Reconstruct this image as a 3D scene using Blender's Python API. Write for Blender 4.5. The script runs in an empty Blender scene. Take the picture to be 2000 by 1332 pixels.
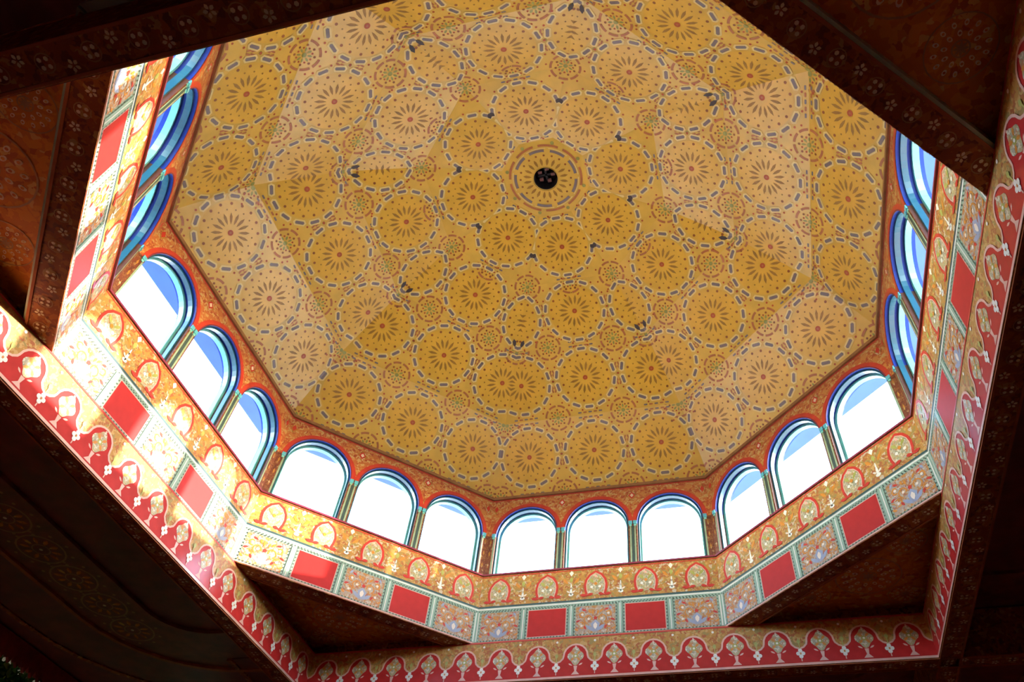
import bpy, bmesh, math, random
from mathutils import Matrix, Vector
random.seed(7)
SC = bpy.context.scene
COL = SC.collection
# ------------------------------------------------------------------ camera, sky, sun, exposure
cam_d = bpy.data.cameras.new('camera'); cam = bpy.data.objects.new('camera', cam_d); COL.objects.link(cam)
RIGHT = Vector((0.9708216, 0.2328342, 0.0573904)); UP = Vector((0.1403181, -0.7456331, 0.6514155)); FWD = Vector((-0.1944640, 0.6243553, 0.7565476))
cam.matrix_world = Matrix(((RIGHT.x, UP.x, -FWD.x, 0.9060), (RIGHT.y, UP.y, -FWD.y, -2.4522), (RIGHT.z, UP.z, -FWD.z, -2.4672), (0, 0, 0, 1)))
cam_d.sensor_width = 36.0; cam_d.lens = 1453.39 / 2000 * 36
cam_d.shift_x = -72.45 / 2000; cam_d.shift_y = 21.31 / 2000; cam_d.clip_start = 0.02
SC.camera = cam
SUN_DIR = Vector((-1.0, -0.298, -0.176)).normalized()       # the way the sunlight travels
W = bpy.data.worlds.new('sky'); SC.world = W; W.use_nodes = True
wn = W.node_tree.nodes; wl = W.node_tree.links; wn.clear()
sky = wn.new('ShaderNodeTexSky'); sky.sky_type = 'NISHITA'; sky.sun_disc = False
sky.sun_elevation = math.radians(24); sky.sun_rotation = math.atan2(-SUN_DIR.x, -SUN_DIR.y)
sky.air_density = 1.0; sky.dust_density = 0.7; sky.ozone_density = 1.0
bgn = wn.new('ShaderNodeBackground'); bgn.inputs['Strength'].default_value = 4.0
won = wn.new('ShaderNodeOutputWorld'); wl.new(sky.outputs[0], bgn.inputs[0]); wl.new(bgn.outputs[0], won.inputs[0])
sun_d = bpy.data.lights.new('sun', 'SUN'); sun_d.energy = 22.0; sun_d.angle = math.radians(0.6); sun_d.color = (1.0, 0.96, 0.90)
sun = bpy.data.objects.new('sun', sun_d); COL.objects.link(sun)
sun.rotation_euler = SUN_DIR.to_track_quat('-Z', 'Y').to_euler(); sun.location = (20, 6, 5)
vs = SC.view_settings; vs.view_transform = 'Standard'; vs.look = 'None'; vs.gamma = 1.0; vs.use_curve_mapping = False
vs.exposure = 0.0

# ------------------------------------------------------------------ materials
MATS = {}
def mat(name, col, rough=0.45, var=0.18, scale=14.0, col2=None, spec=0.5, bump=0.0, coat=0.0, croug=0.25):
    m = bpy.data.materials.new(name); m.use_nodes = True; MATS[name] = m
    nt = m.node_tree; b = nt.nodes['Principled BSDF']
    b.inputs['Roughness'].default_value = rough; b.inputs['Specular IOR Level'].default_value = spec
    b.inputs['Coat Weight'].default_value = coat; b.inputs['Coat Roughness'].default_value = croug
    tc = nt.nodes.new('ShaderNodeTexCoord'); nz = nt.nodes.new('ShaderNodeTexNoise')
    nz.inputs['Scale'].default_value = scale; nz.inputs['Detail'].default_value = 5.0
    nt.links.new(tc.outputs['Object'], nz.inputs['Vector'])
    rp = nt.nodes.new('ShaderNodeValToRGB'); c = Vector(col)
    d = Vector(col2) if col2 else c * (1 - var)
    rp.color_ramp.elements[0].position = 0.32; rp.color_ramp.elements[1].position = 0.68
    rp.color_ramp.elements[0].color = (*d, 1); rp.color_ramp.elements[1].color = (*(c * (1 + (0 if col2 else var * 0.6))), 1)
    nt.links.new(nz.outputs['Fac'], rp.inputs['Fac']); nt.links.new(rp.outputs['Color'], b.inputs['Base Color'])
    if bump:
        bp = nt.nodes.new('ShaderNodeBump'); bp.inputs['Strength'].default_value = bump; bp.inputs['Distance'].default_value = 0.004
        nt.links.new(nz.outputs['Fac'], bp.inputs['Height']); nt.links.new(bp.outputs['Normal'], b.inputs['Normal'])
    return m
def mottled(name, cols, scale, rough=0.4, spec=0.5, coat=0.0, croug=0.25):
    """fine arabesque paint: small cells of several colours, warped"""
    m = bpy.data.materials.new(name); m.use_nodes = True; MATS[name] = m
    nt = m.node_tree; b = nt.nodes['Principled BSDF']
    b.inputs['Roughness'].default_value = rough; b.inputs['Specular IOR Level'].default_value = spec
    b.inputs['Coat Weight'].default_value = coat; b.inputs['Coat Roughness'].default_value = croug
    tc = nt.nodes.new('ShaderNodeTexCoord'); nz = nt.nodes.new('ShaderNodeTexNoise'); nz.inputs['Scale'].default_value = scale * 0.6
    nt.links.new(tc.outputs['Object'], nz.inputs['Vector'])
    add = nt.nodes.new('ShaderNodeVectorMath'); add.operation = 'MULTIPLY_ADD'
    add.inputs[1].default_value = (0.06, 0.06, 0.06)
    nt.links.new(nz.outputs['Color'], add.inputs[0]); nt.links.new(tc.outputs['Object'], add.inputs[2])
    vo = nt.nodes.new('ShaderNodeTexVoronoi'); vo.inputs['Scale'].default_value = scale
    nt.links.new(add.outputs[0], vo.inputs['Vector'])
    sx = nt.nodes.new('ShaderNodeSeparateColor'); nt.links.new(vo.outputs['Color'], sx.inputs[0])
    rp = nt.nodes.new('ShaderNodeValToRGB'); rp.color_ramp.interpolation = 'CONSTANT'
    els = rp.color_ramp.elements
    els[0].position = 0.0; els[0].color = (*cols[0][0], 1); acc = cols[0][1]; els[1].position = acc; els[1].color = (*cols[1][0], 1); acc += cols[1][1]
    for c, w in cols[2:]:
        e = els.new(min(acc, 0.999)); e.color = (*c, 1); acc += w
    nt.links.new(sx.outputs[0], rp.inputs['Fac']); nt.links.new(rp.outputs['Color'], b.inputs['Base Color'])
    return m
# dome
mat('dome_gold', (0.79, 0.475, 0.072), 0.29, 0.14, 5.0, spec=0.58)
mat('dome_disc', (0.80, 0.45, 0.048), 0.29, 0.10, 8.0, spec=0.58)
mat('dash_grey', (0.24, 0.18, 0.155), 0.4, 0.2); mat('dash_pale', (0.86, 0.64, 0.22), 0.38, 0.06)
mat('petal', (0.40, 0.195, 0.025), 0.4, 0.2); mat('dot_brown', (0.34, 0.11, 0.022), 0.4, 0.15)
mat('dot_red', (0.50, 0.09, 0.02), 0.4, 0.15); mat('arc_red', (0.50, 0.17, 0.05), 0.4, 0.15); mat('leaf_green', (0.36, 0.33, 0.07), 0.4, 0.2)
mat('nail_dark', (0.07, 0.05, 0.04), 0.5, 0.2); mat('cornice_brown', (0.30, 0.14, 0.05), 0.4, 0.25); mat('cornice_gold', (0.50, 0.30, 0.09), 0.4, 0.2)
mat('hole_black', (0.012, 0.007, 0.006), 0.6, 0.3); mat('hole_brown', (0.30, 0.13, 0.10), 0.3, 0.4, 60)
# walls
mottled('frieze_gold', [((0.42, 0.185, 0.035), .42), ((0.34, 0.10, 0.03), .18), ((0.30, 0.19, 0.05), .16), ((0.50, 0.27, 0.08), .14), ((0.50, 0.36, 0.24), .10)], 66, 0.45, spec=0.35, coat=0.15)
mottled('arch_fill', [((0.42, 0.32, 0.14), .3), ((0.36, 0.30, 0.20), .25), ((0.45, 0.20, 0.08), .15), ((0.60, 0.50, 0.36), .2), ((0.25, 0.24, 0.14), .1)], 80, 0.34, coat=0.25)
mottled('floral_ground', [((0.40, 0.27, 0.17), .33), ((0.35, 0.28, 0.22), .20), ((0.44, 0.18, 0.045), .22), ((0.36, 0.12, 0.07), .12), ((0.48, 0.37, 0.27), .13)], 78, 0.45, spec=0.35, coat=0.15)
mottled('spandrel_orange', [((0.44, 0.13, 0.035), .35), ((0.48, 0.20, 0.05), .25), ((0.36, 0.07, 0.025), .18), ((0.50, 0.32, 0.12), .22)], 60, 0.45, coat=0.1)
mottled('pier_maroon', [((0.15, 0.035, 0.018), .50), ((0.20, 0.08, 0.03), .25), ((0.10, 0.02, 0.014), .17), ((0.28, 0.17, 0.08), .08)], 70, 0.45)
mat('red_paint', (0.45, 0.018, 0.014), 0.5, 0.08, 20, spec=0.2, coat=0.06); mat('arch_red', (0.52, 0.035, 0.022), 0.34, 0.12, 20)
mat('border_red', (0.50, 0.045, 0.028), 0.34, 0.12, 20)
mat('mint', (0.27, 0.36, 0.25), 0.36, 0.12, 20, coat=0.2); mat('bead_dark', (0.06, 0.07, 0.05), 0.4, 0.2); mat('line_teal', (0.035, 0.07, 0.07), 0.4, 0.2)
mat('cream', (0.72, 0.56, 0.42), 0.36, 0.12); mat('pink_line', (0.68, 0.36, 0.27), 0.36, 0.12); mat('white_paint', (0.74, 0.66, 0.54), 0.36, 0.12)
mat('scroll_orange', (0.58, 0.20, 0.025), 0.36, 0.15); mat('scroll_blue', (0.28, 0.29, 0.36), 0.36, 0.15); mat('sill_purple', (0.22, 0.03, 0.06), 0.35, 0.15)
mat('blue_reveal', (0.007, 0.028, 0.25), 0.5, 0.12, 10, spec=0.3); mat('teal_dark', (0.012, 0.085, 0.13), 0.3, 0.15, coat=0.3); mat('mint_frame', (0.16, 0.50, 0.46), 0.3, 0.12, coat=0.3)
mat('cyan_cap', (0.10, 0.45, 0.60), 0.3, 0.12); mat('eave_blue', (0.022, 0.075, 0.22), 0.5, 0.12, 6); mat('jamb_brown', (0.10, 0.035, 0.02), 0.5, 0.15, 20, spec=0.3); mat('plaster_out', (0.62, 0.58, 0.51), 0.8, 0.1)
mat('roof_tile', (0.10, 0.22, 0.12), 0.7, 0.2)
# lower woodwork
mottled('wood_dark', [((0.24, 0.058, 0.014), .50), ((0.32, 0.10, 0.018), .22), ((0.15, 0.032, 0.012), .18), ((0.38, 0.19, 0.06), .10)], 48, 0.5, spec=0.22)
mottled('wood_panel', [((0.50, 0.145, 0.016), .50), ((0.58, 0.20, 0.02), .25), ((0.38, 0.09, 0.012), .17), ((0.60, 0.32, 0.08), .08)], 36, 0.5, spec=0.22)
mat('wood_edge', (0.34, 0.10, 0.035), 0.55, 0.25, spec=0.15); mat('flower_beige', (0.66, 0.50, 0.30), 0.45, 0.2); mat('ring_brown', (0.34, 0.16, 0.05), 0.45, 0.2)
mottled('beam_gold', [((0.42, 0.19, 0.035), .42), ((0.36, 0.10, 0.025), .20), ((0.30, 0.19, 0.05), .18), ((0.50, 0.27, 0.08), .20)], 60, 0.5, spec=0.3, coat=0.5, croug=0.14)
mat('beam_red', (0.45, 0.018, 0.014), 0.5, 0.14, 16, spec=0.15, coat=0.35, croug=0.12); mat('beam_pink', (0.68, 0.36, 0.26), 0.5, 0.12, spec=0.3, coat=0.4, croug=0.14)
mat('ceiling_dark', (0.16, 0.03, 0.014), 0.5, 0.3, 8); mat('border_dark', (0.19, 0.042, 0.016), 0.5, 0.3, 12); mat('wall_red', (0.30, 0.03, 0.018), 0.6, 0.25, 6); mat('valance_red', (0.32, 0.035, 0.02), 0.6, 0.2, 20)
mat('floor_tile', (0.70, 0.55, 0.43), 0.5, 0.2, 4); mat('leaf_a', (0.08, 0.36, 0.06), 0.5, 0.4, 30); mat('leaf_b', (0.13, 0.46, 0.10), 0.5, 0.4, 30); mat('ground_green', (0.06, 0.14, 0.04), 0.8, 0.3, 2); mat('twig', (0.12, 0.07, 0.04), 0.8, 0.2)

# ------------------------------------------------------------------ helpers
def link(name, me, parent=None, M=None):
    o = bpy.data.objects.new(name, me); COL.objects.link(o)
    if parent: o.parent = parent
    if M is not None: o.matrix_local = M
    return o
def empty(name, M=None, parent=None):
    o = link(name, None, parent, M); o.empty_display_size = 0.1; return o
def tag(o, label, cat=None, group=None, kind=None):
    o['label'] = label
    if cat: o['category'] = cat
    if group: o['group'] = group
    if kind: o['kind'] = kind
    return o
def mesh(name, verts, faces, mats, idx=None, smooth=False):
    me = bpy.data.meshes.new(name); me.from_pydata([tuple(v) for v in verts], [], faces)
    for m in mats: me.materials.append(MATS[m])
    if idx: me.polygons.foreach_set('material_index', idx)
    if smooth: me.polygons.foreach_set('use_smooth', [True] * len(me.polygons))
    me.update(); return me
class MB:
    """collects solid pieces, each with a material, into one mesh"""
    def __init__(s): s.v = []; s.f = []; s.i = []; s.m = []
    def mi(s, m):
        if m not in s.m: s.m.append(m)
        return s.m.index(m)
    def add(s, verts, faces, m):
        k = len(s.v); s.v += [tuple(v) for v in verts]; s.f += [tuple(a + k for a in f) for f in faces]; s.i += [s.mi(m)] * len(faces)
    def box(s, x0, x1, y0, y1, z0, z1, m):
        s.add([(x0, y0, z0), (x1, y0, z0), (x1, y1, z0), (x0, y1, z0), (x0, y0, z1), (x1, y0, z1), (x1, y1, z1), (x0, y1, z1)],
              [(0, 3, 2, 1), (4, 5, 6, 7), (0, 1, 5, 4), (1, 2, 6, 5), (2, 3, 7, 6), (3, 0, 4, 7)], m)
    def frustum(s, front, back, m):
        """front, back: polygons (same count) as 3d points, front ccw seen from its outside"""
        n = len(front)
        s.add(list(front) + list(back), [tuple(range(n)), tuple(range(2 * n - 1, n - 1, -1))] + [(i, n + i, n + (i + 1) % n, (i + 1) % n) for i in range(n)], m)
    def build(s, name, smooth=False): return mesh(name, s.v, s.f, s.m, s.i, smooth)
LZ = 0.0009
class Paint:
    """flat painted shapes on a surface: local x right, y up, z towards the viewer; layers lie a hair above each other"""
    def __init__(s): s.p = []
    def poly(s, pts, m, l=0):
        a = sum(p[0] * q[1] - q[0] * p[1] for p, q in zip(pts, pts[1:] + pts[:1]))
        s.p.append((list(pts) if a > 0 else list(pts)[::-1], m, l))
    def disc(s, cx, cy, rx, m, l=0, ry=None, rot=0.0, n=10):
        ry = rx if ry is None else ry; c, d = math.cos(rot), math.sin(rot)
        s.poly([(cx + rx * math.cos(a) * c - ry * math.sin(a) * d, cy + rx * math.cos(a) * d + ry * math.sin(a) * c) for a in [2 * math.pi * k / n for k in range(n)]], m, l)
    def stroke(s, pts, w, m, l=0, closed=False):
        n = len(pts); L = []; R = []
        for i in range(n):
            p = Vector(pts[i]); a = Vector(pts[(i - 1) % n] if (closed or i > 0) else pts[i]); b = Vector(pts[(i + 1) % n] if (closed or i < n - 1) else pts[i])
            d = (b - a); d = d.normalized() if d.length > 1e-9 else Vector((1, 0)); q = Vector((-d.y, d.x)) * w / 2
            L.append(tuple(p + q)); R.append(tuple(p - q))
        for i in range(n if closed else n - 1):
            j = (i + 1) % n; s.poly([R[i], R[j], L[j], L[i]], m, l)
    def ring(s, cx, cy, r, w, m, l=0, a0=0.0, a1=2 * math.pi, n=24, ry=None):
        ry = r if ry is None else ry
        s.stroke([(cx + r * math.cos(a0 + (a1 - a0) * k / n), cy + ry * math.sin(a0 + (a1 - a0) * k / n)) for k in range(n + 1)], w, m, l)
    def dash(s, cx, cy, length, w, ang, m, l=0):
        c, d = math.cos(ang), math.sin(ang); h = length / 2; k = w / 2
        s.poly([(cx + x * c - y * d, cy + x * d + y * c) for x, y in ((h, 0), (h - k * .6, k), (-h + k * .6, k), (-h, 0), (-h + k * .6, -k), (h - k * .6, -k))], m, l)
    def leaf(s, cx, cy, length, w, ang, m, l=0):
        c, d = math.cos(ang), math.sin(ang)
        s.poly([(cx + x * length * c - y * w * d, cy + x * length * d + y * w * c) for x, y in ((0, 0), (.3, -.4), (.65, -.5), (1, 0), (.65, .5), (.3, .4))], m, l)
    def build(s, name, clip=(), dx=0.0, dy=0.0):
        """clip: list of (point2d, outward normal2d) half planes to cut away, in panel coordinates before the shift (dx, dy)"""
        ms = []; bm = bmesh.new()
        for pts, m, l in s.p:
            if m not in ms: ms.append(m)
            vs_ = [bm.verts.new((x, y, 0.0012 + l * LZ)) for x, y in pts]
            try: bm.faces.new(vs_).material_index = ms.index(m)
            except ValueError: pass
        for p, n in clip:
            bmesh.ops.bisect_plane(bm, geom=bm.verts[:] + bm.edges[:] + bm.faces[:], plane_co=(p[0], p[1], 0), plane_no=(n[0], n[1], 0), clear_outer=True)
        if dx or dy: bmesh.ops.translate(bm, verts=bm.verts[:], vec=(dx, dy, 0))
        if not bm.faces: bm.free(); return None
        me = bpy.data.meshes.new(name); bm.to_mesh(me); bm.free()
        for m in ms: me.materials.append(MATS[m])
        return me
    def merged(s, o, dx=0, dy=0): s.p += [([(x + dx, y + dy) for x, y in pts], m, l) for pts, m, l in o.p]
def into(mb, paint, z=0.0):
    for pts, m, l in paint.p: mb.add([(x, y, z + 0.0012 + l * LZ) for x, y in pts], [tuple(range(len(pts)))], m)
T8 = math.tan(math.pi / 8)
SIDES = {1: 180, 2: 135, 3: 90, 4: 45, 5: 0, 6: -45, 7: -90, 8: -135}
DIRN = {1: 'west', 2: 'northwest', 3: 'north', 4: 'northeast', 5: 'east', 6: 'southeast', 7: 'south', 8: 'southwest'}
def side_matrix(s, r, z=0.0):
    a = math.radians(SIDES[s]); n = Vector((math.cos(a), math.sin(a), 0)); x = Vector((math.sin(a), -math.cos(a), 0))
    return Matrix(((x.x, 0, -n.x, n.x * r), (x.y, 0, -n.y, n.y * r), (0, 1, 0, z), (0, 0, 0, 1)))
def slab(mb, h0, h1, y0, y1, th, m, r=2.0, zf=0.0):
    """mitred wall slab of an octagon side (front at z=zf, back th behind)"""
    k = (r - zf + th) / (r - zf)
    mb.frustum([(-h0, y0, zf), (h0, y0, zf), (h1, y1, zf), (-h1, y1, zf)], [(-h0 * k, y0, zf - th), (h0 * k, y0, zf - th), (h1 * k, y1, zf - th), (-h1 * k, y1, zf - th)], m)

# ------------------------------------------------------------------ the dome (ceiling)
PROF = [(2.06, 1.25), (1.715, 1.735), (1.27, 2.10), (0.82, 2.34), (0.30, 2.482)]
def rosette(R=0.262):
    p = Paint(); k = R / 0.262
    p.disc(0, 0, 0.205 * k, 'dome_disc', 0, n=28)
    for i in range(16):
        a = 2 * math.pi * (i + .5) / 16
        p.leaf(0.052 * k * math.cos(a), 0.052 * k * math.sin(a), 0.078 * k, 0.019 * k, a, 'petal', 1)
    for i in range(16):
        a = 2 * math.pi * i / 16
        p.disc(0.148 * k * math.cos(a), 0.148 * k * math.sin(a), 0.0062 * k, 'petal', 1, n=6)
        p.disc(0.186 * k * math.cos(a + .2), 0.186 * k * math.sin(a + .2), 0.0098 * k, 'dot_brown', 1, n=8)
    for i in range(14):
        a = 2 * math.pi * (i + .5) / 14
        p.dash(0.234 * k * math.cos(a), 0.234 * k * math.sin(a), 0.092 * k, 0.043 * k, a + math.pi / 2, 'dash_pale', 2)
        p.dash(0.234 * k * math.cos(a), 0.234 * k * math.sin(a), 0.066 * k, 0.022 * k, a + math.pi / 2, 'dash_grey', 3)
    for i in range(14):
        a = 2 * math.pi * i / 14
        p.disc(0.262 * k * math.cos(a), 0.262 * k * math.sin(a), 0.008 * k, 'dot_red', 2, n=6)
    p.disc(0, 0, 0.019 * k, 'dot_red', 2, n=12); p.disc(0, 0, 0.0075 * k, 'arc_red', 3, n=8)
    return p
def boss():
    p = Paint()
    for i in range(8):
        a = 2 * math.pi * i / 8
        p.ring(0, 0, 0.098, 0.016, 'arc_red', 1, a + .08, a + .70, 5)
        p.disc(0.066 * math.cos(a), 0.066 * math.sin(a), 0.0085, 'dot_brown', 1, n=6); p.disc(0.050 * math.cos(a + .39), 0.050 * math.sin(a + .39), 0.007, 'dot_red', 1, n=6)
        p.disc(0.128 * math.cos(a + .39), 0.128 * math.sin(a + .39), 0.0075, 'dot_red', 1, n=6)
        p.leaf(0.02 * math.cos(a), 0.02 * math.sin(a), 0.032, 0.014, a, 'leaf_green', 1)
    p.disc(0, 0, 0.016, 'leaf_green', 2, n=8)
    return p
ROS, BOS = rosette(), boss()
dome = tag(empty('ceiling', Matrix.Translation((0, 0, 1.25))), 'golden painted faceted octagonal dome covered with rosettes over the arched windows', 'ceiling', kind='structure')
panel_meshes = []
for k in range(4):
    (r0, z0), (r1, z1) = PROF[k], PROF[k + 1]
    ln = math.hypot(r1 - r0, z1 - z0); h0, h1 = r0 * T8, r1 * T8
    mb = MB(); o = 0.03
    mb.frustum([(-h0, 0, 0), (h0, 0, 0), (h1, ln, 0), (-h1, ln, 0)], [(-h0 - o * .4, -o * .3, -o), (h0 + o * .4, -o * .3, -o), (h1 + o * .4, ln + o * .3, -o), (-h1 - o * .4, ln + o * .3, -o)], 'dome_gold')
    base = mb.build('ceiling_panel')
    n = Vector((ln, h0 - h1)).normalized()
    clip = [((h0, 0), (n.x, n.y)), ((-h0, 0), (-n.x, n.y)), ((0, 0), (0, -1)), ((0, ln), (0, 1))]
    cy = ln * 0.515
    paints = []
    for t in (0, -0.53, 0.53):
        if k == 3 and t: continue
        p = Paint(); p.merged(rosette(0.258 if k == 3 else 0.262), t, cy)
        if k == 2 and t: p = Paint(); p.merged(ROS, t * 0.98, cy)
        me = p.build('painted_rosette', clip, -t * (0.9 if abs(t) > .4 and k >= 1 else 1), -cy)
        paints.append(('painted_rosette', me, t * (0.9 if abs(t) > .4 and k >= 1 else 1), cy))
    spots = [(-.265, 0), (.265, 0), (-.265, ln), (.265, ln)]
    if k == 0: spots += [(-.79, 0), (.79, 0), (h1 * .98, ln * .98), (-h1 * .98, ln * .98)]
    if k == 1: spots += [(h1, ln), (-h1, ln)]
    if k == 2: spots = [(-.265, 0), (.265, 0), (h1, ln), (-h1, ln), (0, ln)]
    if k == 3: spots = [(h0, 0), (-h0, 0)]
    for t, y in spots:
        p = Paint(); p.merged(BOS, t, y)
        cx_, cy_ = t * .93, y + (0.04 if y < .1 else -0.04)
        me = p.build('painted_boss', clip, -cx_, -cy_)
        if me: paints.append(('painted_boss', me, cx_, cy_))
    p = Paint()
    for t in ([-.265, .265] if k < 3 else []):
        for dy in (-.075, -.045, .045, .075):
            for sx in (-1, 1): p.dash(t + sx * .012, cy + dy, .034, .012, math.pi / 2 + sx * .35 * (1 if dy > 0 else -1), 'arc_red', 1)
        p.disc(t, cy, .012, 'leaf_green', 1, n=6)
    for t in ((-.53, 0, .53) if k < 2 else (0,)):
        for yy in (.004, ln - .004):
            for j in (-2, -1, 0, 1, 2): p.dash(t + j * .042, yy + (.016 if yy < .1 else -.016), .030, .012, 0, 'arc_red' if j % 2 else 'dash_grey', 1)
    me = p.build('painted_links', clip)
    if me: paints.append(('painted_links', me, 0, 0))
    if k in (2, 3):                                     # the dark wedge marks at the ridge ends
        p = Paint()
        for sx in (-1, 1):
            if k == 3:
                p.leaf(sx * (h1 + .03), ln - .06, .05, .028, math.radians(90 - sx * 70), 'nail_dark', 4); p.leaf(sx * (h0 * .72), ln * .42, .045, .03, math.radians(90 + sx * 40), 'nail_dark', 4)
            else:
                p.leaf(sx * (h0 * .93), .03, .07, .03, math.radians(90 + sx * 35), 'nail_dark', 4)
        me = p.build('painted_wedge', clip)
        if me: paints.append(('painted_wedge', me, 0, 0))
    panel_meshes.append((base, paints, ln))
for s in SIDES:
    a = math.radians(SIDES[s]); nd = Vector((math.cos(a), math.sin(a), 0)); x = Vector((math.sin(a), -math.cos(a), 0))
    for k in range(4):
        (r0, z0), (r1, z1) = PROF[k], PROF[k + 1]; base, paints, ln = panel_meshes[k]
        y = (nd * (r1 - r0) + Vector((0, 0, z1 - z0))) / ln; zz = x.cross(y); org = nd * r0 + Vector((0, 0, z0 - 1.25))
        M = Matrix(((x.x, y.x, zz.x, org.x), (x.y, y.y, zz.y, org.y), (x.z, y.z, zz.z, org.z), (0, 0, 0, 1)))
        po = link('ceiling_panel', base, dome, M)
        for nm, me, cx_, cy_ in paints: link(nm, me, po, Matrix.Translation((cx_, cy_, 0)))
# flat centre octagon with its ringed hole
mb = MB(); N = 32; rc = 0.30 / math.cos(math.pi / 8)
inner = [(0.088 * math.cos(2 * math.pi * i / N), 0.088 * math.sin(2 * math.pi * i / N)) for i in range(N)]
outer = []
for i in range(N):
    a = 2 * math.pi * i / N; b = (a + math.pi / 8) % (math.pi / 4) - math.pi / 8
    outer.append((0.302 / math.cos(b) * math.cos(a), 0.302 / math.cos(b) * math.sin(a)))
mb.add([(x, y, 0) for x, y in outer] + [(x, y, 0) for x, y in inner], [(i, (i + 1) % N, N + (i + 1) % N, N + i) for i in range(N)], 'dome_gold')
cen = link('ceiling_panel', mb.build('ceiling_centre'), dome, Matrix(((1, 0, 0, 0), (0, -1, 0, 0), (0, 0, -1, PROF[4][1] - 1.25), (0, 0, 0, 1))))
p = Paint()
for i in range(20):
    a = 2 * math.pi * i / 20; p.leaf(.104 * math.cos(a), .104 * math.sin(a), .062, .020, a, 'petal', 1)
    p.disc(.185 * math.cos(a + .157), .185 * math.sin(a + .157), .0085, 'dot_brown', 1, n=6)
for i in range(9):
    a = 2 * math.pi * i / 9; p.ring(0, 0, .222, .020, 'dash_grey', 2, a, a + .50, 6); p.ring(0, 0, .240, .007, 'dash_pale', 2, a - .05, a + .56, 6)
    p.ring(0, 0, .262, .017, 'arc_red', 2, a + .3, a + .86, 6)
for i in range(8):
    a = 2 * math.pi * (i + .5) / 8; p.disc(.285 * math.cos(a), .285 * math.sin(a), .014, 'leaf_green', 3, n=7)
link('painted_rosette', p.build('centre_rosette'), cen)
# fitting in the hole: a dark cup with a small hook plate
mb = MB(); V_ = []; F_ = []
for j, (r, z) in enumerate(((.094, -.004), (.094, .006), (.086, .010), (.086, .10), (.0, .10))):
    V_ += [(r * math.cos(2 * math.pi * i / 24), r * math.sin(2 * math.pi * i / 24), z) for i in range(24)]
for j in range(4): F_ += [(j * 24 + i, j * 24 + (i + 1) % 24, (j + 1) * 24 + (i + 1) % 24, (j + 1) * 24 + i) for i in range(24)]
mb.add(V_, F_, 'hole_black')
hub = tag(empty('ceiling_fitting', Matrix.Translation((0, 0, PROF[4][1]))), 'small dark round fitting at the centre of the golden dome', 'light fitting')
link('cup', mb.build('fitting_cup'), hub)
mb = MB()
for i in range(5):
    a = i * 1.26; r = .05; mb.box(r * math.cos(a) - .014, r * math.cos(a) + .014, r * math.sin(a) - .01, r * math.sin(a) + .01, .05, .07, 'hole_brown')  # small brownish pieces inside the cup
mb.box(-.06, .06, -.008, .008, .06, .075, 'hole_black'); mb.box(-.008, .008, -.06, .06, .06, .075, 'hole_black')
link('hook_plate', mb.build('fitting_plate'), hub)

# ------------------------------------------------------------------ drum: painted walls with friezes
H = 2.0 * T8; TH = 0.13; Z3, Z4, ZT = 0.256, 0.521, 1.20
WIN_X = (-0.537, 0.0, 0.537); WR = 0.236; SPR = 0.858
NA = 20
def arch_pts(r, cx=0.0, zc=SPR, n=NA): return [(cx + r * math.cos(math.pi * k / n), zc + r * math.sin(math.pi * k / n)) for k in range(n + 1)]
# --- window surround plate (with three arched holes)
def surround():
    mb = MB()
    def strips(z, flip, kx):
        xs = [-H * kx]
        def quad(a, b, c, d, m): mb.add([(*a, z), (*b, z), (*c, z), (*d, z)] if not flip else [(*d, z), (*c, z), (*b, z), (*a, z)], [(0, 1, 2, 3)], m)
        ed = [-H * kx] + sum([[cx - WR, cx + WR] for cx in WIN_X], []) + [H * kx]
        for i in range(0, len(ed), 2):
            quad((ed[i], Z4), (ed[i + 1], Z4), (ed[i + 1], SPR), (ed[i], SPR), 'pier_maroon' if not flip else 'plaster_out')
            quad((ed[i], SPR), (ed[i + 1], SPR), (ed[i + 1], ZT), (ed[i], ZT), 'spandrel_orange' if not flip else 'plaster_out')
        for cx in WIN_X:
            A = arch_pts(WR, cx)
            for k in range(NA): quad(A[k + 1], A[k], (A[k][0], ZT), (A[k + 1][0], ZT), 'spandrel_orange' if not flip else 'plaster_out')
    strips(0.0, False, 1.0); strips(-TH, True, (2.0 + TH) / 2.0)
    return mb
SUR = surround()
p = Paint()
for cx in WIN_X:
    p.stroke([(x, y) for x, y in arch_pts(WR + .019, cx)], .034, 'border_red', 0)
    p.stroke([(x, y) for x, y in arch_pts(WR + .004, cx)], .008, 'sill_purple', 1)
p.stroke([(-H + .004, ZT - .012), (H - .004, ZT - .012)], .02, 'border_red', 0)
for x in (-.2685, .2685):
    for q, (sz, m) in enumerate(((.05, 'frieze_gold'), (.034, 'arch_red'), (.018, 'cream'))): p.poly([(x - sz * .8, 1.105), (x, 1.105 - sz), (x + sz * .8, 1.105), (x, 1.105 + sz)], m, 1 + q)
for x in (-.792, .792):
    for q, (sz, m) in enumerate(((.05, 'frieze_gold'), (.03, 'arch_red'))): p.poly([(x - sz * .55, 1.10), (x, 1.10 - sz), (x + sz * .55, 1.10), (x, 1.10 + sz)], m, 1 + q)
    for yy in (.60, .70, .80): p.poly([(x * 1.016 - .007, yy), (x * 1.016, yy - .025), (x * 1.016 + .007, yy), (x * 1.016, yy + .025)], 'frieze_gold', 1)
for x in (-.2685, .2685):
    p.stroke([(x, Z4 + .002), (x, SPR - .03)], .018, 'line_teal', 1)
    for sx in (-1, 1): p.stroke([(x + sx * .0165, Z4 + .002), (x + sx * .0165, SPR - .03)], .011, 'mint', 1)
for sx in (-1, 1): p.stroke([(sx * .780, Z4 + .002), (sx * .780, SPR - .03)], .011, 'mint', 1)
into(SUR, p)
M_SUR = SUR.build('window_surround')
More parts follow.
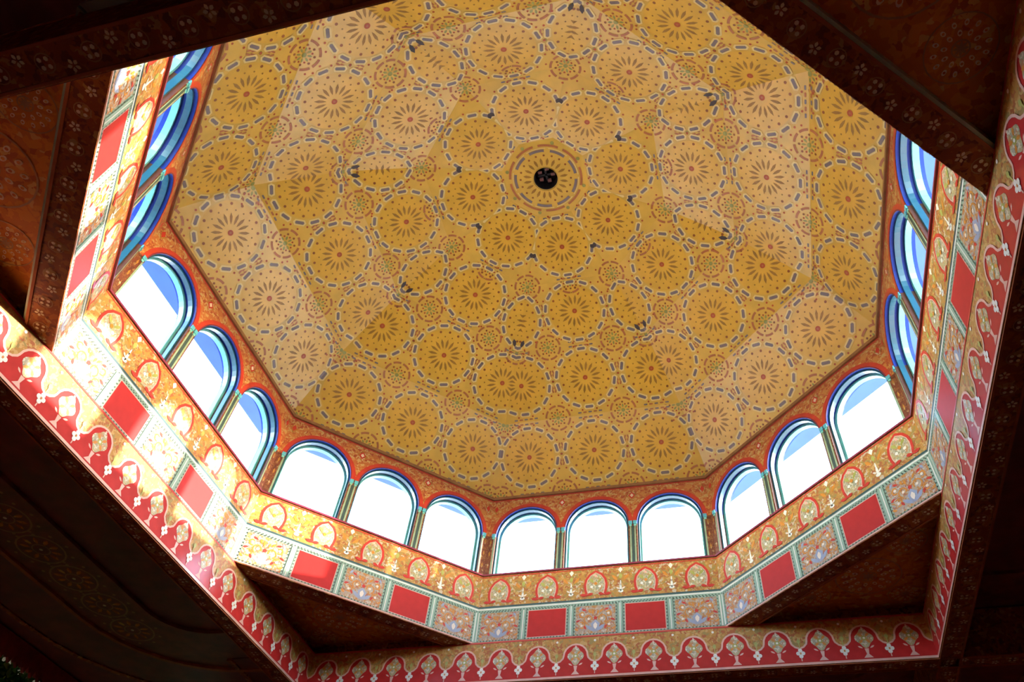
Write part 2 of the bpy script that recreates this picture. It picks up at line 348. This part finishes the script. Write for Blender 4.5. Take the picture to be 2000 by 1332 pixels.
# --- upper frieze board with five small painted arches
FX = [-.69, -.345, 0.0, .345, .69]
mb = MB(); slab(mb, H, H, Z3, Z4 - .012, TH, 'frieze_gold')
p = Paint(); p.stroke([(-H, Z3 + .006), (H, Z3 + .006)], .012, 'line_teal', 0)
p.stroke([(-H, Z4 - .022), (H, Z4 - .022)], .008, 'arch_red', 0)
into(mb, p); M_FRZ = mb.build('frieze_board')
p = Paint()
A = [(-.062, -.085), (-.072, -.05), (-.075, -.01), (-.066, .03), (-.042, .066), (0, .092), (.042, .066), (.066, .03), (.075, -.01), (.072, -.05), (.062, -.085)]
p.poly(A, 'arch_fill', 0); p.stroke(A, .016, 'arch_red', 1); p.stroke([(x * .86, y * .86) for x, y in A], .005, 'pink_line', 1)
for sx in (-1, 1):
    p.leaf(sx * .055, -.092, .055, .022, math.radians(90 - sx * 80), 'arch_red', 2); p.leaf(sx * .06, -.09, .045, .022, math.radians(90 + sx * 75), 'arch_red', 2)
    p.disc(sx * .028, -.028, .0105, 'white_paint', 2, n=8); p.leaf(sx * .012, .0, .05, .02, math.radians(90 - sx * 40), 'leaf_green', 2)
p.disc(0, .055, .010, 'pink_line', 2, n=7); p.disc(0, -.005, .012, 'scroll_orange', 3, n=8)
M_ARCH = p.build('painted_arch')
p = Paint()
p.disc(0, -.062, .018, 'white_paint', 0, ry=.012); p.disc(0, -.035, .008, 'white_paint', 0, ry=.03); p.disc(0, .0, .005, 'white_paint', 0, ry=.022)
for sx in (-1, 1): p.leaf(sx * .004, -.05, .034, .012, math.radians(90 - sx * 55), 'cream', 1)
p.poly([(-.016, .105), (0, .08), (.016, .105), (0, .125)], 'white_paint', 0); p.leaf(0, .03, .045, .026, math.pi / 2, 'leaf_green', 0)
for sx in (-1, 1): p.leaf(sx * .02, .02, .06, .02, math.radians(90 - sx * 40), 'scroll_orange', 0)
M_FIN = p.build('painted_finial')
# --- panel band: floral, red, floral, red, floral
PW = 2 * H / 5
def bead_frame(p, x0, x1, y0, y1):
    nx = max(2, int((x1 - x0) / .021)); ny = max(2, int((y1 - y0) / .021))
    for i in range(nx + 1):
        for yy in (y0, y1): p.disc(x0 + (x1 - x0) * i / nx, yy, .0052, 'bead_dark', 2, n=5)
    for i in range(1, ny):
        for xx in (x0, x1): p.disc(xx, y0 + (y1 - y0) * i / ny, .0052, 'bead_dark', 2, n=5)
def panel(kind):
    mb = MB(); h = PW / 2 - .0195
    p = Paint(); y0, y1 = .012, Z3 - .040
    if kind == 'red':
        mb.box(-h, h, 0.010, Z3 - .032, -.03, 0.0, 'mint')
        p.poly([(-h + .012, y0 + .004), (h - .012, y0 + .004), (h - .012, y1), (-h + .012, y1)], 'pink_line', 0)
        p.poly([(-h + .017, y0 + .009), (h - .017, y0 + .009), (h - .017, y1 - .005), (-h + .017, y1 - .005)], 'red_paint', 1)
        bead_frame(p, -h + .006, h - .006, y0, y1 + .006)
    else:
        mb.box(-h, h, 0.010, Z3 - .032, -.03, 0.0, 'mint')
        p.poly([(-h + .012, y0 + .004), (h - .012, y0 + .004), (h - .012, y1), (-h + .012, y1)], 'floral_ground', 0)
        bead_frame(p, -h + .006, h - .006, y0, y1 + .006)
        p.leaf(0, .03, .085, .06, math.pi / 2, 'scroll_blue', 1); p.leaf(0, .045, .05, .028, math.pi / 2, 'cream', 2); p.disc(0, .125, .012, 'arch_red', 2)
        for sx in (-1, 1):
            p.leaf(sx * .006, .03, .075, .022, math.radians(90 - sx * 50), 'scroll_blue', 1)
            for cx, cy, r, a0, a1 in ((.045, .12, .032, -1.2, 3.6), (.092, .075, .026, 1.0, 5.2), (.088, .155, .022, -2.0, 2.4)):
                p.stroke([(sx * (cx + r * math.cos(a0 + (a1 - a0) * k / 9) * (1 - .04 * k)), cy + r * math.sin(a0 + (a1 - a0) * k / 9) * (1 - .04 * k)) for k in range(10)], .0085, 'scroll_orange', 1)
                p.disc(sx * cx, cy, .009, 'cream', 2, n=7)
            for cx, cy, a, m in ((.03, .16, 60, 'scroll_orange'), (.06, .18, 20, 'arch_red'), (.10, .115, -20, 'arch_red'), (.11, .04, 30, 'scroll_orange'), (.06, .045, 60, 'arch_red'), (.11, .18, 120, 'scroll_blue'), (.015, .15, 80, 'scroll_orange')):
                p.leaf(sx * cx, cy, .034, .015, math.radians(90 - sx * (90 - a)), m, 2)
    into(mb, p); return mb.build(kind + '_panel')
M_RED, M_FLO = panel('red'), panel('floral')
mb = MB(); slab(mb, H * .999, H * .999, 0.0, Z3, TH, 'mint', zf=-.012)
slab(mb, H, H, Z3 - .032, Z3, .02, 'mint'); slab(mb, H, H, 0.0, 0.009, .02, 'pink_line')
p = Paint()
for i in range(78):
    x = -H + .012 + (2 * H - .024) * i / 77; p.disc(x, Z3 - .026, .0048, 'bead_dark', 1, n=5)
p.stroke([(-H, Z3 - .010), (H, Z3 - .010)], .010, 'white_paint', 0)
into(mb, p); M_BAND = mb.build('panel_band')
mb = MB(); mb.box(-.0165, .0165, .009, Z3 - .032, -.014, .003, 'mint')
p = Paint(); p.stroke([(0, .012), (0, Z3 - .034)], .006, 'white_paint', 0); into(mb, p, .003); M_DIV = mb.build('panel_divider')
mb = MB(); k = (2.0 + TH) / 2.0
mb.frustum([(-H * .994, Z4 - .012, .012), (H * .994, Z4 - .012, .012), (H * .994, Z4, .012), (-H * .994, Z4, .012)], [(-H * k, Z4 - .012, -TH), (H * k, Z4 - .012, -TH), (H * k, Z4, -TH), (-H * k, Z4, -TH)], 'sill_purple')
M_SILL = mb.build('window_sill_board')
mb = MB()                                                # cornice under the dome edge
def corn(mb, r0, z0, r1, z1, m):
    mb.add([(-r0 * T8, z0, 2 - r0), (r0 * T8, z0, 2 - r0), (r1 * T8, z1, 2 - r1), (-r1 * T8, z1, 2 - r1)], [(0, 1, 2, 3)], m)
corn(mb, 1.985, ZT - .012, 1.985, ZT + .012, 'cornice_brown'); corn(mb, 1.985, ZT + .012, 2.02, ZT + .022, 'cornice_gold'); corn(mb, 2.02, ZT + .022, 2.02, ZT + .040, 'cornice_brown'); corn(mb, 2.02, ZT + .04, 2.075, ZT + .052, 'cornice_gold')
corn(mb, 2.12, ZT - .012, 1.985, ZT - .012, 'cornice_brown'); corn(mb, 2.13, ZT + .052, 2.13, ZT - .012, 'plaster_out'); corn(mb, 2.075, ZT + .052, 2.13, ZT + .052, 'cornice_gold')
M_CORN = mb.build('cornice')
SIDE_WORDS = {1: 'west drum wall on the left with white sun patches on its frieze', 2: 'drum wall at lower left above the dark triangular corner', 3: 'drum wall at bottom centre directly above the arched beam frieze',
              4: 'drum wall at lower right above the dark triangular corner', 5: 'drum wall at right edge seen at a slant beside the right beam', 6: 'drum wall at upper right hidden behind its own dark underside strip',
              7: 'drum wall nearest the viewer behind the dark top left beam', 8: 'drum wall at upper left with sunlit red panels above the orange corner'}
# --- underside of the four drum walls that cross the corners
def flower_meshes():
    p = Paint()
    for dx, dy in ((.012, .012), (-.012, .012), (.012, -.012), (-.012, -.012)): p.disc(dx, dy, .008, 'flower_beige', 2, n=6)
    p.ring(0, 0, .030, .004, 'ring_brown', 1, n=14); a = p.build('painted_small_flower')
    p = Paint()
    for i in range(5): an = i * 1.2566; p.leaf(.004 * math.cos(an), .004 * math.sin(an), .018, .012, an, 'flower_beige', 1)
    return a, p.build('painted_bud')
M_SMALL, M_BUD = flower_meshes()
DOWN = Matrix(((1, 0, 0, 0), (0, 0, -1, 0), (0, 1, 0, 0), (0, 0, 0, 1)))
mb = MB(); mb.box(-H, H, -.005, 0.0, -TH + .004, -.002, 'wood_dark'); mb.box(-H - .04, H + .04, -.010, .002, -TH, -TH + .012, 'wood_edge'); M_STRIP = mb.build('underside_strip')
# --- windows
def window_meshes():
    out = {}
    def sweep(profile_pts, ring, m, closed=False):
        """ring: list of (r, z) cross section swept along jambs + arch"""
        path = []
        for kx in range(2): pass
        path = [(1, 0, Z4)] + [(math.cos(math.pi * k / NA), math.sin(math.pi * k / NA), None) for k in range(NA + 1)] + [(-1, 0, Z4)]
        V_, F_ = [], []
        for cxx, syy, zz in path:
            for r, z in ring: V_.append((r * cxx, (SPR + r * syy) if zz is None else zz, z))
        n = len(ring)
        for i in range(len(path) - 1):
            for j in range(n if closed else n - 1): F_.append((i * n + j, (i + 1) * n + j, (i + 1) * n + (j + 1) % n, i * n + (j + 1) % n))
        mb = MB(); mb.add(V_, F_, m); return mb
    # blue arch reveal (above the springing) and brown jambs below
    mb = MB(); V_ = []
    for x, y in arch_pts(WR): V_ += [(x, y, 0.0), (x, y, -TH)]
    mb.add(V_, [(2 * i, 2 * i + 2, 2 * i + 3, 2 * i + 1) for i in range(NA)], 'blue_reveal'); out['arch_reveal'] = mb.build('arch_reveal')
    mb = MB()
    for sx in (1, -1):
        q = [(sx * WR, Z4, 0), (sx * WR, SPR, 0), (sx * WR, SPR, -TH), (sx * WR, Z4, -TH)]
        mb.add(q, [(0, 1, 2, 3) if sx > 0 else (3, 2, 1, 0)], 'jamb_brown')
    out['jamb'] = mb.build('jamb')
    out['inner_frame'] = sweep(None, [(WR, -.020), (WR - .012, -.020), (WR - .012, -.050), (WR, -.050)], 'teal_dark').build('inner_frame')
    out['outer_frame'] = sweep(None, [(WR, -.072), (WR - .022, -.072), (WR - .022, -.104), (WR, -.104)], 'mint_frame').build('outer_frame')
    mb = MB()
    for sx in (-1, 1): mb.box(sx * (WR + .022) - .024, sx * (WR + .022) + .002 + .0, SPR - .016, SPR + .012, -.03, .012, 'cyan_cap') if sx < 0 else mb.box(WR - .004, WR + .046 - .02, SPR - .016, SPR + .012, -.03, .012, 'cyan_cap')
    return out
WM = window_meshes()
mb = MB(); mb.box(-.013, .013, -.014, .014, -.03, .008, 'cyan_cap'); mb.box(-.009, .009, -.030, -.014, -.03, .004, 'mint_frame'); M_CAP = mb.build('capital')
WSIDE = {1: 'in the left drum wall above the sun patches', 2: 'in the lower left drum wall', 3: 'in the bottom centre drum wall', 4: 'in the lower right drum wall', 5: 'in the right drum wall beside the beam', 6: 'in the upper right drum wall behind the dark beam', 7: 'in the near drum wall behind the dark beam', 8: 'in the upper left drum wall with deep blue reveal'}
WPOS = ('leftmost', 'middle', 'rightmost')
wnum = 0
for s in SIDES:
    M = side_matrix(s, 2.0)
    w = tag(empty('wall_' + DIRN[s], M), SIDE_WORDS[s], 'wall', kind='structure')
    link('window_surround', M_SUR, w); fb = link('frieze_board', M_FRZ, w)
    for x in FX: link('painted_arch', M_ARCH, fb, Matrix.Translation((x, .385, 0)))
    for x in [a + .1725 for a in FX[:4]]: link('painted_finial', M_FIN, fb, Matrix.Translation((x, .372, 0)))
    bd = link('panel_band', M_BAND, w); link('sill', M_SILL, w); link('cornice', M_CORN, w)
    for i in range(5):
        nm = 'red_panel' if i % 2 else 'floral_panel'
        link(nm, M_RED if i % 2 else M_FLO, bd, Matrix.Translation((-H + PW * (i + .5), 0, 0)))
    for i in range(6):
        link('divider', M_DIV, bd, Matrix.Translation((-H + PW * i + (.012 if i == 0 else -.012 if i == 5 else 0), 0, 0)))
    if s % 2 == 0:
        st = link('underside_strip', M_STRIP, w)
        for i in range(9):
            link('painted_small_flower', M_SMALL, st, Matrix.Translation((-H + .14 + i * .17, -.0052, -.066)) @ DOWN); link('painted_bud', M_BUD, st, Matrix.Translation((-H + .22 + i * .17, -.0052, -.05 - .03 * (i % 2))) @ DOWN)
    for i, x in enumerate(WIN_X):
        wnum += 1
        ww = tag(empty('window_%d' % wnum, M @ Matrix.Translation((x, 0, 0))), WPOS[i] + ' blue arched opening ' + WSIDE[s], 'window', kind='structure')
        for nm, me in WM.items(): link(nm, me, ww)
        for sx in (-1, 1): link('capital', M_CAP, ww, Matrix.Translation((sx * (WR + .0155), SPR, 0)))
# eaves around the drum outside the windows
mb = MB(); r0, r1, ze = 2.10, 2.385, 1.25
mb.frustum([(-r0 * T8, 2 - r0 + 0, 0), (r0 * T8, 2 - r0, 0), (r1 * T8, 2 - r1, 0), (-r1 * T8, 2 - r1, 0)][::-1], [(-r0 * T8, 2 - r0, .05), (r0 * T8, 2 - r0, .05), (r1 * T8, 2 - r1, .05), (-r1 * T8, 2 - r1, .05)][::-1], 'eave_blue')
M_EAVE = mb.build('eave_board')
for i, s in enumerate(SIDES):
    a = math.radians(SIDES[s]); n = Vector((math.cos(a), math.sin(a), 0)); x = Vector((math.sin(a), -math.cos(a), 0))
    Me = Matrix(((x.x, -n.x, 0, n.x * 2), (x.y, -n.y, 0, n.y * 2), (0, 0, 1, ze), (0, 0, 0, 1)))
    tag(link('trim_%d' % (i + 1), M_EAVE, None, Me), 'blue eave board outside the windows ' + WSIDE[s].split(' above')[0].split(' with')[0].split(' behind')[0].split(' beside')[0], 'eave', kind='structure')

# ------------------------------------------------------------------ the square of beams under the drum
BZ0, BW, BI = -0.2775, 0.12, 1.992
U = 2 * 1.99 / 16
def beam_unit():
    """one lobed arch of the beam frieze, centred on x=0; y runs from 0 (beam bottom) to .2775"""
    p = Paint(); h = U / 2
    out = [(-h, .100), (-h * .80, .110), (-h * .66, .128)] + [(-.078 * math.cos(math.pi * k / 10), .142 + .078 * math.sin(math.pi * k / 10)) for k in range(11)] + [(h * .66, .128), (h * .80, .110), (h, .100)]
    p.poly([(-h, .012)] + out[::-1][::-1] + [(h, .012)], 'beam_red', 0)
    p.stroke(out, .011, 'beam_pink', 2)
    med = []
    for k in range(28):
        a = 2 * math.pi * k / 28; r = 1 + .14 * math.cos(4 * a); med.append((.047 * r * math.cos(a), .142 + .055 * r * math.sin(a)))
    p.poly(med, 'arch_fill', 1); p.disc(0, .142, .016, 'leaf_green', 2); p.disc(0, .142, .007, 'white_paint', 3)
    for a in range(4): p.leaf(.012 * math.cos(a * math.pi / 2 + .78), .142 + .012 * math.sin(a * math.pi / 2 + .78), .034, .016, a * math.pi / 2 + .78, 'scroll_orange', 2)
    p.poly([(-.012, .078), (.012, .078), (.006, .045), (.026, .022), (-.026, .022), (-.006, .045)], 'pink_line', 1)
    p.disc(0, .206, .006, 'pink_line', 2, n=6)
    for sx in (-1, 1): p.leaf(sx * .02, .08, .03, .010, math.radians(90 - sx * 60), 'pink_line', 1)
    return p
BU = beam_unit()
M_UNIT = BU.build('painted_lobed_arch')
p = Paint()
for dx, dy in ((0, .018), (0, -.018), (.014, 0), (-.014, 0)): p.disc(dx, .07 + dy, .0125, 'white_paint', 3, n=8)
p.disc(0, .07, .006, 'scroll_orange', 4, n=6); p.stroke([(0, .022), (0, .05)], .006, 'beam_pink', 3)
p.stroke([(0, .10), (0, .135)], .006, 'leaf_green', 3); p.leaf(0, .128, .034, .022, math.pi / 2, 'leaf_green', 3); p.disc(0, .24, .008, 'white_paint', 2, n=7)
M_FLW = p.build('painted_flower')
def beam(s, ext0, ext1, label):
    """beam along side s (inner face towards the drum axis); ext = how far it runs past the square's corner at its left and right end"""
    M = side_matrix(s, BI, BZ0); root = tag(empty('ceiling_beam', M), label, 'beam', 'beams of the square under the drum')
    mb = MB(); x0, x1 = -BI - ext0, BI + ext1
    mb.box(x0, x1, 0, .2775, -BW, 0, 'wood_dark'); body = link('beam_body', mb.build('beam_body'), root)
    mb = MB(); mb.box(-BI, BI, .0, .2775, -.006, .004, 'beam_gold'); q = Paint(); q.stroke([(-BI, .007), (BI, .007)], .014, 'beam_pink', 1); q.stroke([(-BI, .270), (BI, .270)], .010, 'arch_red', 1); into(mb, q, .004)
    fr = link('frieze_face', mb.build('beam_frieze_face'), root)
    for i in range(16): link('painted_lobed_arch', M_UNIT, fr, Matrix.Translation((-BI + U * .5 + U * i + .004, 0, .004)))
    for i in range(1, 16): link('painted_flower', M_FLW, fr, Matrix.Translation((-BI + U * i + .004, 0, .004)))
    # underside: edge fillets and small flowers
    for zz in (-.005, -BW + .005):
        mb = MB(); mb.box(x0, x1, -.006, .0, zz - .005, zz + .005, 'wood_edge'); link('edge_fillet', mb.build('edge_fillet'), body)
    R_ = Matrix(((1, 0, 0, 0), (0, 0, -1, 0), (0, 1, 0, -BW / 2), (0, 0, 0, 1)))
    k = int((x1 - x0) / .165)
    for i in range(k):
        xx = x0 + .08 + i * .165
        o = link('painted_small_flower', M_SMALL, body, Matrix.Translation((xx, 0, 0)) @ R_); o = link('painted_bud', M_BUD, body, Matrix.Translation((xx + .08, 0, .025 * (-1) ** i)) @ R_)
    return root
beam(1, 0.12, 0.12, 'left beam with red lobed arch frieze bleached white by sun')
beam(3, 0.0, 2.25, 'bottom beam with red lobed arch frieze under the centre windows')
beam(5, 2.25, 0.12, 'right beam with slanting red lobed arches down the picture edge')
beam(7, 0.0, 0.0, 'near beam crossing the top left corner as a dark diagonal')
# triangular corner panels above the square's corners
def tri_panel(s, label):
    a = math.radians(SIDES[s]); n = Vector((math.cos(a), math.sin(a), 0)); x = Vector((math.sin(a), -math.cos(a), 0))
    # local x along the drum side, local y outward, local z down (towards the viewer)
    M = Matrix(((x.x, n.x, 0, n.x * 2.13), (x.y, n.y, 0, n.y * 2.13), (0, 0, -1, 0.085), (0, 0, 0, 1)))
    if M.determinant() < 0: M = Matrix(((-x.x, n.x, 0, n.x * 2.13), (-x.y, n.y, 0, n.y * 2.13), (0, 0, -1, 0.085), (0, 0, 0, 1)))
    root = tag(empty('corner_panel', M), label, 'ceiling panel', 'triangular corner panels')
    d = math.sqrt(2) * 2.06 - 2.13; mb = MB(); e = .0
    tri = [(-d - .06, .004), (d + .06, .004), (.05, d), (-.05, d)]
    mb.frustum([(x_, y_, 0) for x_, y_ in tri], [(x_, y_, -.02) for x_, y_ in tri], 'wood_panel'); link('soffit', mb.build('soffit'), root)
    # side boards closing the recess down to the beam tops, and the underside strip of the drum wall
    for sx in (-1, 1):
        mb = MB(); q0 = Vector((sx * (d + .02), .004)); q1 = Vector((0, d + .02)); t = (q1 - q0).normalized(); nn = Vector((-t.y, t.x)) * (.012 if sx > 0 else -.012)
        P_ = [q0 + nn, q1 + nn, q1 - nn, q0 - nn]
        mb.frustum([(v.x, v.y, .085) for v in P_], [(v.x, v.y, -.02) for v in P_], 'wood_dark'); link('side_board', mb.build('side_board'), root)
    for cx, cy, sc in ((0.0, .26, 1.0), (-.36, .16, .62), (.36, .16, .62), (0, .56, .5)):
        p = Paint()
        for r, nn_, w in ((.085, 10, .0), (.135, 14, .0)):
            for i in range(nn_):
                an = 2 * math.pi * i / nn_; c = (r * sc * math.cos(an), r * sc * math.sin(an))
                p.disc(c[0], c[1], .018 * sc, 'flower_beige', 1, ry=.012 * sc, rot=an, n=9); p.disc(c[0], c[1], .008 * sc, 'wood_panel', 2, n=6)
        p.ring(0, 0, .185 * sc, .008 * sc, 'ring_brown', 1); p.ring(0, 0, .045 * sc, .006, 'ring_brown', 1)
        for i in range(8): an = 2 * math.pi * i / 8; p.leaf(0, 0, .042 * sc, .016 * sc, an, 'ring_brown', 1)
        link('painted_rosette', p.build('soffit_rosette'), root, Matrix.Translation((cx, cy, 0)))
tri_panel(2, 'dark triangular corner recess at lower left between beams and drum')
tri_panel(4, 'dark triangular corner recess at lower right between beams and drum')
tri_panel(6, 'dark triangular corner panel at upper right with ring of beige loops')
tri_panel(8, 'orange glowing triangular corner panel at upper left beside sunlit wall')

# ------------------------------------------------------------------ the hall below: outer ceiling, walls, floor
CZ = 0.10
ring = tag(empty('ceiling', Matrix.Translation((0, 0, CZ))), 'dark red outer ceiling around the square of beams', 'ceiling', kind='structure')
mb = MB(); RO = 7.5
for s in SIDES:
    a = math.radians(SIDES[s]); pts = []
    for r, o in ((2.08, -1), (2.08, 1), (RO, 1), (RO, -1)):
        h = r * T8 * o; pts.append((r * math.cos(a) - h * math.sin(a), r * math.sin(a) + h * math.cos(a)))
    mb.frustum([(x, y, .012) for x, y in pts][::-1], [(x, y, .09) for x, y in pts][::-1], 'ceiling_dark')
link('ceiling_deck', mb.build('ceiling_deck'), ring)
def upath(d, y, rr, n=8):
    """U shaped path of a coffer border on the -x side: inner line at x=-d, corner radius rr, turning in at y"""
    P_ = [(-2.13, -y), (-d + rr, -y)] + [(-d + rr - rr * math.sin(math.pi / 2 * k / n), -y + rr - rr * math.cos(math.pi / 2 * k / n)) for k in range(1, n + 1)]
    Q = [(x, -yy) for x, yy in P_[::-1]]
    return P_ + Q
def strip(P_, Q, z, th, m, name):
    mb = MB()
    for i in range(len(P_) - 1):
        f = [P_[i], P_[i + 1], Q[i + 1], Q[i]]
        ar = sum(p[0] * q[1] - q[0] * p[1] for p, q in zip(f, f[1:] + f[:1]))
        if ar > 0: f = f[::-1]
        mb.frustum([(x, yy, z) for x, yy in f], [(x, yy, z + th) for x, yy in f], m)
    return mb.build(name)
bands = [('border_band', 'border_dark', 3.04, 3.54, 1.78, 2.28, .35, .85, -.012), ('border_moulding', 'wood_edge', 3.54, 3.575, 2.28, 2.315, .85, .885, -.03), ('outer_band', 'ceiling_dark', 3.575, 4.02, 2.315, 2.76, .885, 1.33, -.02), ('outer_moulding', 'wood_dark', 4.02, 4.06, 2.76, 2.80, 1.33, 1.37, -.03)]
B_M = [(nm, strip(upath(d0, y0, q0), upath(d1, y1, q1), z, .05, m, nm)) for nm, m, d0, d1, y0, y1, q0, q1, z in bands]
p = Paint()
p.ring(0, 0, .15, .012, 'ring_brown', 1, n=20); p.ring(0, 0, .055, .008, 'ring_brown', 1, n=14); p.disc(0, 0, .012, 'flower_beige', 2)
for i in range(10): an = 2 * math.pi * i / 10; p.leaf(.06 * math.cos(an), .06 * math.sin(an), .07, .028, an, 'wood_panel', 1); p.disc(.19 * math.cos(an), .19 * math.sin(an), .012, 'ring_brown', 1, n=6)
M_BR = p.build('border_rosette')
FL = Matrix(((1, 0, 0, 0), (0, -1, 0, 0), (0, 0, -1, 0), (0, 0, 0, 1)))
for q in range(4):
    Rz = Matrix.Rotation(q * math.pi / 2, 4, 'Z')
    for nm, me in B_M:
        o = link(nm, me, ring, Rz)
        if nm == 'border_band':
            for i in range(-5, 6): link('painted_rosette', M_BR, o, Matrix.Translation((-3.29, i * .33, -.012)) @ FL)
mb = MB(); RT = 14.0
for s in SIDES:
    a = math.radians(SIDES[s]); pts = []
    for r, o in ((2.131, -1), (2.131, 1), (RT, 1), (RT, -1)):
        h = r * T8 * o; pts.append((r * math.cos(a) - h * math.sin(a), r * math.sin(a) + h * math.cos(a)))
    mb.frustum([(x, y, 0.0) for x, y in pts], [(x, y, -.05) for x, y in pts], 'plaster_out')
tag(link('added_roof', mb.build('added_terrace'), None, Matrix.Translation((0, 0, 0.245))), 'unseen pale terrace added round the drum to bounce light into the dome', 'added_roof', kind='structure')  # unseen pale slab added to bounce sun and sky up at the dome
gm = MB(); gm.box(-16, 16, -16, 16, -.05, 0, 'ground_green'); tag(link('added_ground', gm.build('added_ground'), None, Matrix.Translation((0, 0, -4.13))), 'unseen dark green plane added outside the hall to limit light from below', 'added_ground', kind='structure')  # unseen plane added to hold back light from below the horizon
fl = MB(); fl.box(-6, 6, -6, 6, -.1, 0, 'floor_tile'); tag(link('floor', fl.build('floor'), None, Matrix.Translation((0, 0, -4.02))), 'plain brown floor far below the dome', 'floor', kind='structure')
WX = 4.3
def wall(name, x0, x1, y0, y1, label):
    mb = MB(); mb.box(x0, x1, y0, y1, -4.02, .12, 'wall_red'); return tag(link(name, mb.build(name)), label, 'wall', kind='structure')
wall('wall_right', WX, WX + .15, -WX, 6, 'dark red hall wall beyond the right beam')
wall('wall_back', -WX - .15, WX + .15, -WX - .15, -WX, 'dark red hall wall behind the viewer')
wall('wall_front', -WX - .15, WX + .15, 4.6, 4.75, 'dark red hall wall beyond the bottom beam')
# left wall with an opening on to green foliage
OY0, OY1, OZ0 = 0.7, 3.9, -1.3
mb = MB(); mb.box(-WX - .06, -WX, -WX, OY0, -4.02, .12, 'wall_red'); mb.box(-WX - .06, -WX, OY1, 4.6, -4.02, .12, 'wall_red'); mb.box(-WX - .06, -WX, OY0, OY1, -4.02, OZ0, 'wall_red'); mb.box(-WX - .06, -WX, OY0, OY1, .06, .12, 'wall_red')
tag(link('wall_left', mb.build('wall_left')), 'dark red hall wall at lower left with an opening on to greenery', 'wall', kind='structure')
mb = MB(); ny = 40; st = (OY1 - OY0) / ny
prof = [(OY0, .10)]
for i in range(ny): prof += [(OY0 + st * i, -.045), (OY0 + st * (i + .35), -.075), (OY0 + st * (i + .5), -.02), (OY0 + st * (i + .8), -.055)]
prof += [(OY1, -.045), (OY1, .10)]
for i in range(1, len(prof) - 2):
    (ya, za), (yb, zb) = prof[i], prof[i + 1]
    mb.frustum([(-WX + .03, ya, za), (-WX + .03, yb, zb), (-WX + .03, yb, .10), (-WX + .03, ya, .10)], [(-WX + .005, ya, za), (-WX + .005, yb, zb), (-WX + .005, yb, .10), (-WX + .005, ya, .10)], 'valance_red')
tag(link('valance', mb.build('valance')), 'dark red jagged edged valance above green leaves at lower left', 'valance')
# shrub outside the opening
sh = tag(empty('shrub', Matrix.Translation((-4.66, 2.3, -4.13))), 'dense green leafy shrub in the bottom left corner behind the valance', 'shrub')
V_, F_, I_ = [], [], []
for i in range(14000):
    c = Vector((random.uniform(-.20, .20), random.uniform(-1.7, 1.8), 4.15 - 1.5 * random.random() ** 1.6)); u = Vector((random.gauss(0, 1), random.gauss(0, 1), random.gauss(0, .6))).normalized(); v = u.orthogonal().normalized()
    v = (Matrix.Rotation(random.uniform(0, 6.28), 3, u) @ v); L = random.uniform(.04, .07); k = len(V_)
    V_ += [c - u * L, c + v * L * .42, c + u * L, c - v * L * .42]; F_.append((k, k + 1, k + 2, k + 3)); I_.append(random.randint(0, 1))
fo = link('foliage', mesh('foliage', V_, F_, ['leaf_a', 'leaf_b'], I_), sh); fo['kind'] = 'stuff'
mb = MB()
for i in range(9):
    y = -1.5 + i * .38; mb.frustum([(x + random.uniform(-.15, .15), y + yy, 3.9) for x, yy in ((-.01, -.01), (.01, -.01), (.01, .01), (-.01, .01))], [(x, y + yy, 0) for x, yy in ((-.02, -.02), (.02, -.02), (.02, .02), (-.02, .02))], 'twig')
link('stems', mb.build('stems'), sh)
